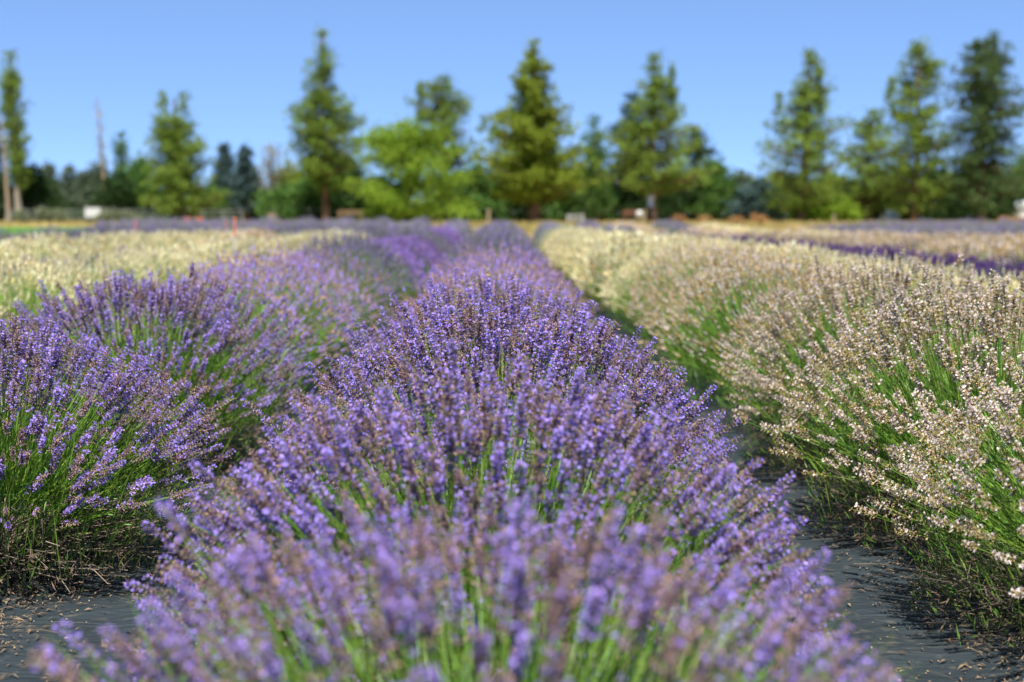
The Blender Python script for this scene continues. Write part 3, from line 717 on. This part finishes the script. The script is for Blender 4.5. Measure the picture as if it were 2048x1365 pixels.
tree('broadleaf_tree', 'dark tree peeking out left behind the pine with a sign', 'tree', 1262, 192, 446, 108,
     [(194, 6, 8), (225, 26, 24), (280, 34, 30), (340, 34, 40), (400, 34, 40), (430, 30, 34)], CR['deep'], BARK_GREY, 10, nb=110, clumps=6, per=10)
tree('broadleaf_tree', 'dark pointed tree right behind the pine with a sign', 'tree', 1392, 258, 446, 108,
     [(260, 6, 6), (290, 26, 22), (340, 36, 30), (390, 44, 44), (430, 44, 44)], CR['deep'], BARK_GREY, 10, nb=120, clumps=6, per=10)
tree('broadleaf_tree', 'lower dark green tree sloping down to the gap right of centre', 'tree', 1430, 318, 446, 106,
     [(320, 8, 10), (350, 26, 22), (390, 36, 30), (430, 36, 34)], CR['green'], BARK_GREY, 9, nb=100, clumps=6, per=10)
tree('pine_tree', 'small bright tree at the right edge behind the white building', 'pine tree', 2044, 288, 446, 128,
     [(290, 8, 10), (330, 30, 30), (380, 34, 34), (420, 30, 30)], CR['green'], BARK_GREY, 10, nb=90, clumps=6, per=9)
# the low growth under and between the tall trees
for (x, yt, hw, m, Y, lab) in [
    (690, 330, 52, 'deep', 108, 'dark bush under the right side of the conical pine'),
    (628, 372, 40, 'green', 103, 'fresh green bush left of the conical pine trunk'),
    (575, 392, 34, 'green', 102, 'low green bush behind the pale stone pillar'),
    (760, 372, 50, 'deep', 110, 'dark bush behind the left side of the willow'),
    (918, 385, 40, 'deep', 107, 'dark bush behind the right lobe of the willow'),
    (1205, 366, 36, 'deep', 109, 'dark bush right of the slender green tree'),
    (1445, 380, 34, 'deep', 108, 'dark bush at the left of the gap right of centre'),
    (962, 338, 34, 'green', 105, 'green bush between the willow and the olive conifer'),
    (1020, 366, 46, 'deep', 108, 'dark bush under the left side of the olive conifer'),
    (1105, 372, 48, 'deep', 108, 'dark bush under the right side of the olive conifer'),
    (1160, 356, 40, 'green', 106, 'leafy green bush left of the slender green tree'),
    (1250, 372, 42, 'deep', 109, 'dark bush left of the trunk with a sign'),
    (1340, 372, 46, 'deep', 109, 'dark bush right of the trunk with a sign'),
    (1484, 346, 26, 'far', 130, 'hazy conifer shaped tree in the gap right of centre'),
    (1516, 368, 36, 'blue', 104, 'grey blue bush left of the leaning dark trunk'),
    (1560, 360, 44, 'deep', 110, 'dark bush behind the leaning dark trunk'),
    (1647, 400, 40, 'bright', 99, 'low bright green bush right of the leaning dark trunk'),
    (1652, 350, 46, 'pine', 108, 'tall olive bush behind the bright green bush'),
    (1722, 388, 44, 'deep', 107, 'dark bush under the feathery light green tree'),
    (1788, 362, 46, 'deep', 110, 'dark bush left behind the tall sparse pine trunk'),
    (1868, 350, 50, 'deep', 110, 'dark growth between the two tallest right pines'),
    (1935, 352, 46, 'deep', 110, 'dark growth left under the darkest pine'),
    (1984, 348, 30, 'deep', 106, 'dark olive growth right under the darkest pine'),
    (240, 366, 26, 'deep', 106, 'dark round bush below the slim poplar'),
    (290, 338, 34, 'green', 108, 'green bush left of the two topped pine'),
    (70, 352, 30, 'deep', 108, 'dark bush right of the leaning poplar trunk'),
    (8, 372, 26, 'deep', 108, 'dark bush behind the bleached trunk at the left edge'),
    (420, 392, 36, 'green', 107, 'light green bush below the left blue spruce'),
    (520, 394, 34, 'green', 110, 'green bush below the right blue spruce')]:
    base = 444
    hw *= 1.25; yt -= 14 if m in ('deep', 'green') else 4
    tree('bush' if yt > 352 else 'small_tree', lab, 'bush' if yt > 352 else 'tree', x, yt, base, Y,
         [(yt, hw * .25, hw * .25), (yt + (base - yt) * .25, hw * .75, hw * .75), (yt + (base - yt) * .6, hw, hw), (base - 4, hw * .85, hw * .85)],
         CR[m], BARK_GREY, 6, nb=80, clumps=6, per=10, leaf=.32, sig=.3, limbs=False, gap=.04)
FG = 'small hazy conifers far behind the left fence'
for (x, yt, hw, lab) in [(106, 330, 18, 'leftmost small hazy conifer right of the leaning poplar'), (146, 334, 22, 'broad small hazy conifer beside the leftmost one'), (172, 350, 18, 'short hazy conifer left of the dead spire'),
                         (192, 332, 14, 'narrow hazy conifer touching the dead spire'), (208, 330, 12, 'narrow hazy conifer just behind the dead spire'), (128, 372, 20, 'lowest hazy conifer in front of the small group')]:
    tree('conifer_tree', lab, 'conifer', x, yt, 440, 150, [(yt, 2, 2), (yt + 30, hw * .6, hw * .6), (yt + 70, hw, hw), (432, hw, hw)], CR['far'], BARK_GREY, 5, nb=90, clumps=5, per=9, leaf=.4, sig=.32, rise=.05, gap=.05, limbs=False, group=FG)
for (x, yt, hw, lab) in [(92, 418, 16, 'leftmost pale sagebrush by the fence'), (122, 420, 16, 'pale sagebrush clump right of the leftmost one'), (48, 422, 12, 'small pale sagebrush at the foot of the leaning poplar'),
                         (232, 422, 14, 'pale sagebrush just right of the white trailer'), (262, 426, 14, 'greenish sagebrush farther right of the white trailer'), (212, 432, 14, 'grey sagebrush in front of the white trailer')]:
    tree('sagebrush', lab, 'bush', x, yt, 444, 94, [(yt, hw * .3, hw * .3), (yt + 8, hw * .9, hw * .9), (440, hw, hw)], CR['sage'], BARK_GREY, 3, nb=40, clumps=4, per=9, leaf=.16, sig=.14, limbs=False, gap=.05)
for (x, yt, hw, lab) in [(1357, 434, 9, 'rusty straw mound right of the trunk with a sign'), (1408, 435, 9, 'second rusty straw mound, below the dark sloping tree'), (1473, 436, 10, 'reddish straw mound in the gap right of centre'), (1517, 431, 14, 'largest golden straw mound below the grey blue bush'),
                         (2012, 436, 14, 'golden dry bush left below the white building'), (2042, 440, 12, 'golden dry bush at the right edge below the white building')]:
    tree('dry_bush', lab, 'dry bush', x, yt, 449, 88, [(yt, hw * .4, hw * .4), (yt + 6, hw, hw), (447, hw, hw)], CR['rust'], BARK_GREY, 2, nb=36, clumps=4, per=8, leaf=.15, sig=.12, limbs=False, gap=.05)

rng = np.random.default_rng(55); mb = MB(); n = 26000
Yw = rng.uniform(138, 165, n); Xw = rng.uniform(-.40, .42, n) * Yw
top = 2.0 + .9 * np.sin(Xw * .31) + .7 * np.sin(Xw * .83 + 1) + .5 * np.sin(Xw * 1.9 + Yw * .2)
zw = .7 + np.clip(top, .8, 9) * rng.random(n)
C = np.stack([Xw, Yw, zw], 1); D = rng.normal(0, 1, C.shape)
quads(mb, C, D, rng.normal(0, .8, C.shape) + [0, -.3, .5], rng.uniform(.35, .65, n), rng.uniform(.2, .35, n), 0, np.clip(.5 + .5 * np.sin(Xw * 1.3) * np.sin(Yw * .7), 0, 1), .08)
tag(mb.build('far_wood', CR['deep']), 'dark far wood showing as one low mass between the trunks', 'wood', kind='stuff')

# ------------------------------------------------------------------ dry grass beyond the field
rng = np.random.default_rng(77); mb = MB(); n = 26000
Yg = rng.uniform(62, 108, n); Xg = rng.uniform(-.42, .42, n) * Yg; zg = np.array([ground_z(y) for y in Yg])
keep = ~((Xg < -10.5) & (Yg > 63.5) & (Yg < 83.5)); Xg, Yg, zg = Xg[keep], Yg[keep], zg[keep]; n = len(Xg)
hgt = rng.uniform(.10, .34, n); C = np.stack([Xg, Yg, zg + hgt / 2], 1)
quads(mb, C, rng.normal(0, .25, C.shape) + [0, 0, 1], rng.normal(0, 1, C.shape), hgt, rng.uniform(.05, .12, n), 0, rng.random(n))
DRY = plant_mat('dry_grass', (0.40, 0.325, 0.13), 0.3, 0.6, 0.06)
tag(mb.build('dry_grass', DRY), 'dry yellow grass between the lavender field and the trees', 'grass', kind='stuff')

# ------------------------------------------------------------------ small things by the field edge
def at(px, Y): return ((px - VPX) / F_PX * Y, Y, ground_z(Y))
# white trailer
t = empty('utility_trailer', at(197, 96)); tag(t, 'small white box trailer half hidden by sagebrush at the left', 'trailer')
b = MB(); b.box((0, 0, .78), (1.02, 1.6, .62)); b.box((0, 0, 1.1), (1.06, 1.64, .04)); b.build('body', WHITE, t)
b = MB(); b.box((0, -.803, .78), (.60, .02, .46)); b.build('door', WHITE, t)
for sx in (-.54, .54):
    w = MB(); w.lathe([(.0, -.05), (.17, -.05), (.22, -.03), (.22, .03), (.17, .05), (0, .05)], 16); o = w.build('wheel', BLACKR, t, (sx, .1, .22), (0, math.pi / 2, 0), True)
b = MB(); b.tube([(0, .8, .42), (0, 1.4, .40)], .03, 6); b.build('tow_bar', GREY, t)
# red panels
for (px, lab) in ((378, 'left of two low red panels under the two topped pine'), (401, 'right of two low red panels under the two topped pine')):
    t = empty('red_panel', at(px, 92)); tag(t, lab, 'panel', 'low red panels under the pine')
    b = MB(); b.box((0, 0, .30), (.48, .06, .30)); b.build('board', REDP, t)
    for sx in (-.2, .2): b = MB(); b.box((sx, .05, .22), (.05, .05, .44)); b.build('post', WOOD, t)
# pale pillar
t = empty('stone_pillar', at(547, 90)); tag(t, 'short pale stone pillar at the edge of the dry grass', 'pillar')
for k in range(4):
    b = MB(); b.box((random.uniform(-.01, .01), 0, .09 + k * .16), (.50 - .02 * (k % 2), .5, .155)); b.build('block', POSTWOOD, t)
b = MB(); b.box((0, 0, .685), (.56, .56, .07)); b.build('cap', POSTWOOD, t)
# picnic benches
def bench(px, Y, wpx, label, wood, h=.50, back=True):
    s = Y / F_PX; w = wpx * s; t = empty('wooden_bench', at(px, Y), random.uniform(-.1, .1)); tag(t, label, 'bench', 'benches under the trees')
    for k in range(3): b = MB(); b.box((0, -.13 + k * .13, h), (w, .11, .04)); b.build('seat_plank', wood, t)
    if back:
        for k in range(2): b = MB(); b.box((0, .24, h + .22 + k * .16), (w, .04, .12)); b.build('back_plank', wood, t)
    for sx in (-1, 1):
        for sy in (-.14, .18): b = MB(); b.box((sx * (w / 2 - .12), sy, (h - .02) / 2 if sy < 0 else (h + .38) / 2 if back else (h - .02) / 2), (.07, .07, (h - .02) if sy < 0 or not back else h + .38)); b.build('leg', wood, t)
    return t
bench(702, 96, 52, 'brown plank bench in the shade right of the conical pine', WOOD)
bench(1262, 94, 34, 'rusty brown bench beside the white drum', RUST)
t = empty('white_drum', at(1278, 93.2)); tag(t, 'round white drum beside the rusty bench', 'drum')
b = MB(); b.lathe([(0, -.24), (.16, -.23), (.22, -.12), (.235, 0), (.22, .12), (.16, .23), (0, .24)], 18); b.build('barrel', WHITE, t, (0, 0, .68), (math.pi / 2, 0, 0), True)
b = MB(); b.box((-.14, 0, .22), (.07, .3, .44)); b.box((.14, 0, .22), (.07, .3, .44)); b.box((0, 0, .45), (.4, .06, .05)); b.build('stand', POSTWOOD, t)
for (px, Y, h, lab) in ((752, 94, .95, 'stout pale post left of the willow'), (977, 80, .92, 'pale wooden post at the end of the centre rows'), (784, 96, .8, 'short pale post below the willow'), (1288, 92, .85, 'thin pale post right of the white drum'), (1666, 90, .55, 'short yellow wooden post right of the bright green bush')):
    t = empty('wooden_post', at(px, Y)); tag(t, lab, 'post')
    b = MB(); b.tube([(0, 0, -.1), (.01, 0, h)], [.10, .09], 10); b.build('shaft', POSTWOOD, t, smooth=True)
    b = MB(); b.lathe([(.14, 0), (.14, .04), (.05, .08), (0, .085)], 10, (.01, 0, h)); b.build('cap', POSTWOOD, t)
# white frame gate
t = empty('white_gate', at(1150, 92)); tag(t, 'low white rail gate below the slender green tree', 'gate')
for sx in (-.5, .5): b = MB(); b.box((sx, 0, .32), (.06, .06, .64)); b.build('post', WHITE, t)
for z in (.22, .42, .60): b = MB(); b.box((0, 0, z), (.93, .04, .05)); b.build('rail', WHITE, t)
# sign on the trunk
t = empty('trunk_sign', (at(1299, 98)[0], 97.55, ground_z(98) + 1.55)); tag(t, 'pale blue sign board fixed on the trunk of a pine', 'sign')
b = MB(); b.box((0, 0, 0), (.40, .03, .78)); b.build('board', BLUEP, t)
b = MB(); b.box((0, -.02, .2), (.30, .012, .22)); b.build('upper_panel', WHITE, t)
# pale parked vehicle under the right pines
t = empty('parked_car', at(1778, 102), R(90)); tag(t, 'pale car parked in the shade left of the tall sparse pine', 'car')
def car_body():
    prof = [(-1.0, .32), (-1.02, .62), (-.62, .72), (-.35, 1.02), (.55, 1.04), (.88, .74), (1.02, .70), (1.02, .32)]
    b = MB(); v = [[x, s * .42 * (.82 if z > .9 else 1), z] for s in (-1, 1) for x, z in prof]; n = len(prof)
    b.add(v, [[i, (i + 1) % n, n + (i + 1) % n, n + i] for i in range(n)])
    for s, off in ((1, 0), (-1, n)):
        c = len(v); 
        cv = v[off:off + n] + [[0, v[off][1], .6]]
        b.add(cv, [[i, (i + 1) % n, n] for i in range(n)])
    return b
car_body().build('body', plain('silver_paint', (.55, .58, .6), .35, .05), t)
for s in (-1, 1):
    b = MB(); b.add([[-.5, s * .425, .74], [.75, s * .425, .74], [.52, s * .365, .98], [-.33, s * .365, .98]], [[0, 1, 2, 3]]); b.build('side_window', DARKG, t, (0, s * .006, 0))
    for xx in (-.62, .62):
        w = MB(); w.lathe([(0, -.06), (.2, -.06), (.24, -.04), (.24, .04), (.2, .06), (0, .06)], 16); w.build('wheel', BLACKR, t, (xx, s * .40, .24), (math.pi / 2, 0, 0), True)
# white building at the right edge
t = empty('white_building', at(2056, 116)); t.scale = (1, 1, .66); tag(t, 'white shed with a low roof at the right edge', 'building')
b = MB(); b.box((0, 0, .95), (3.0, 4, 1.9)); b.build('wall', WHITE, t)
b = MB(); b.add([[-1.6, -2.15, 1.88], [1.6, -2.15, 1.88], [1.6, 2.15, 1.88], [-1.6, 2.15, 1.88], [0, -2.15, 2.85], [0, 2.15, 2.85]], [[0, 4, 5, 3], [1, 2, 5, 4]])
b.add([[-1.6, -2.15, 1.88], [1.6, -2.15, 1.88], [0, -2.15, 2.85], [-1.6, 2.15, 1.88], [1.6, 2.15, 1.88], [0, 2.15, 2.85]], [[0, 1, 2], [4, 3, 5]]); b.build('roof', WHITE, t)
b = MB(); b.box((-.5, -2.02, .75), (.8, .04, 1.5)); b.build('door', GREY, t)
# left rail fence
t = empty('rail_fence', at(200, 99)); tag(t, 'grey metal rail fence running along the left edge of the field', 'fence')
for k in range(13):
    b = MB(); b.tube([(-6.2 + k * 1.35, 0, 0), (-6.2 + k * 1.35, 0, 1.0)], .045, 6); b.build('post', GREY, t)
for z in (.35, .65, .95): b = MB(); b.tube([(-6.3, -.06, z), (2, -.06, z), (10.1, -.06, z)], .022, 6); b.build('rail', GREY, t)
# string of glass bulbs under the trees
BULB = noise_mat('clear_bulb_glass', [(0.10, 0.11, 0.12), (0.14, 0.15, 0.16)], 3, 0.04, 2, 0, spec=1.0)
pts = [(15, 412), (91, 413), (230, 415), (310, 417), (380, 418), (463, 420), (547, 420), (620, 420), (725, 428), (786, 429), (957, 424), (1027, 425), (1093, 425), (1165, 426), (1236, 427), (1307, 428), (1373, 428), (1445, 429), (1510, 430), (1573, 431)]
t = empty('string_lights', P(800, 424, 91)); tag(t, 'string of small glass bulbs hanging along the front of the treeline', 'string lights')
o0 = np.array(t.location); cp = []
bm_ = MB(); bm_.lathe([(0, -.085), (.035, -.075), (.055, -.04), (.05, 0), (.025, .035), (.02, .05)], 14); bmesh_b = bm_.mesh('bulb', [BULB], True)
sm_ = MB(); sm_.lathe([(.022, .045), (.022, .09), (0, .095)], 8); bmesh_s = sm_.mesh('socket', [BLACKR])
for i, (px, py) in enumerate(pts):
    q = np.array(P(px, py, 91)) - o0
    bo = link('bulb', bmesh_b, t, q); link('socket', bmesh_s, bo)
    cp.append(q + [0, 0, .10])
    if i < len(pts) - 1:
        q2 = np.array(P(*pts[i + 1], 91)) - o0; cp.append((q + q2) / 2 + [0, 0, .10 - .12])
b = MB(); b.tube(cp, .008, 4); b.build('cable', BLACKR, t)
# marker stakes
def stake(px, ytop, Y, label, rad=.010):
    X, _, zt = P(px, ytop, Y); g = ground_z(Y); h = zt - g
    t = empty('marker_stake', (X, Y, g), 0); t.rotation_euler = (R(1.5), R(1.2), 0); tag(t, label, 'marker stake', 'marker stakes in the field')
    cuts = [0, .30, .46, .58, .82, 1.0]
    for i in range(5):
        b = MB(); b.tube([(0, 0, h * cuts[i]), (0, 0, h * cuts[i + 1])], rad, 8); b.build('band', (ORANGE, ORANGE, WHITE, WHITE, ORANGE)[i] if i != 1 else ORANGE, t, smooth=False)
stake(469, 434, 14.6, 'orange and white marker stake standing in the cream lavender')
stake(273, 440, 27, 'faint orange marker stake farther left in the field', .012)
stake(453, 440, 30, 'thin orange marker stake just behind the orange and white one', .010)
# honey bees on the flowers
for (px, py, Y, lab) in ((934, 637, 4.0, 'honey bee on a sharp purple spike left of the middle'), (1074, 653, 3.95, 'honey bee among the sharp purple spikes in the middle'), (686, 573, 7.4, 'honey bee flying beside the left purple row'), (1187, 770, 3.1, 'honey bee on blurred flowers right of the middle'), (168, 750, 4.3, 'honey bee on the low purple bush at the left edge')):
    t = empty('honey_bee', P(px, py, Y), random.uniform(0, 6)); tag(t, lab, 'bee', 'bees on the lavender')
    b = MB(); b.lathe([(0, -.007), (.0022, -.006), (.0033, -.002), (.0028, .001), (0, .002)], 8); b.build('abdomen', BEE, t, (0, 0, 0), (math.pi / 2, 0, 0), True)
    b = MB(); b.lathe([(0, 0), (.0024, .001), (.0027, .003), (.0016, .005), (.0018, .006), (0, .0075)], 8); b.build('thorax', RUST, t, (0, -.001, .0005), (math.pi / 2, 0, 0), True)
    for s in (-1, 1):
        w = MB(); w.add([[0, -.002, .002], [s * .005, .001, .005], [s * .006, .005, .0055], [s * .002, .004, .003]], [[0, 1, 2, 3]]); w.build('wing', BULB, t)
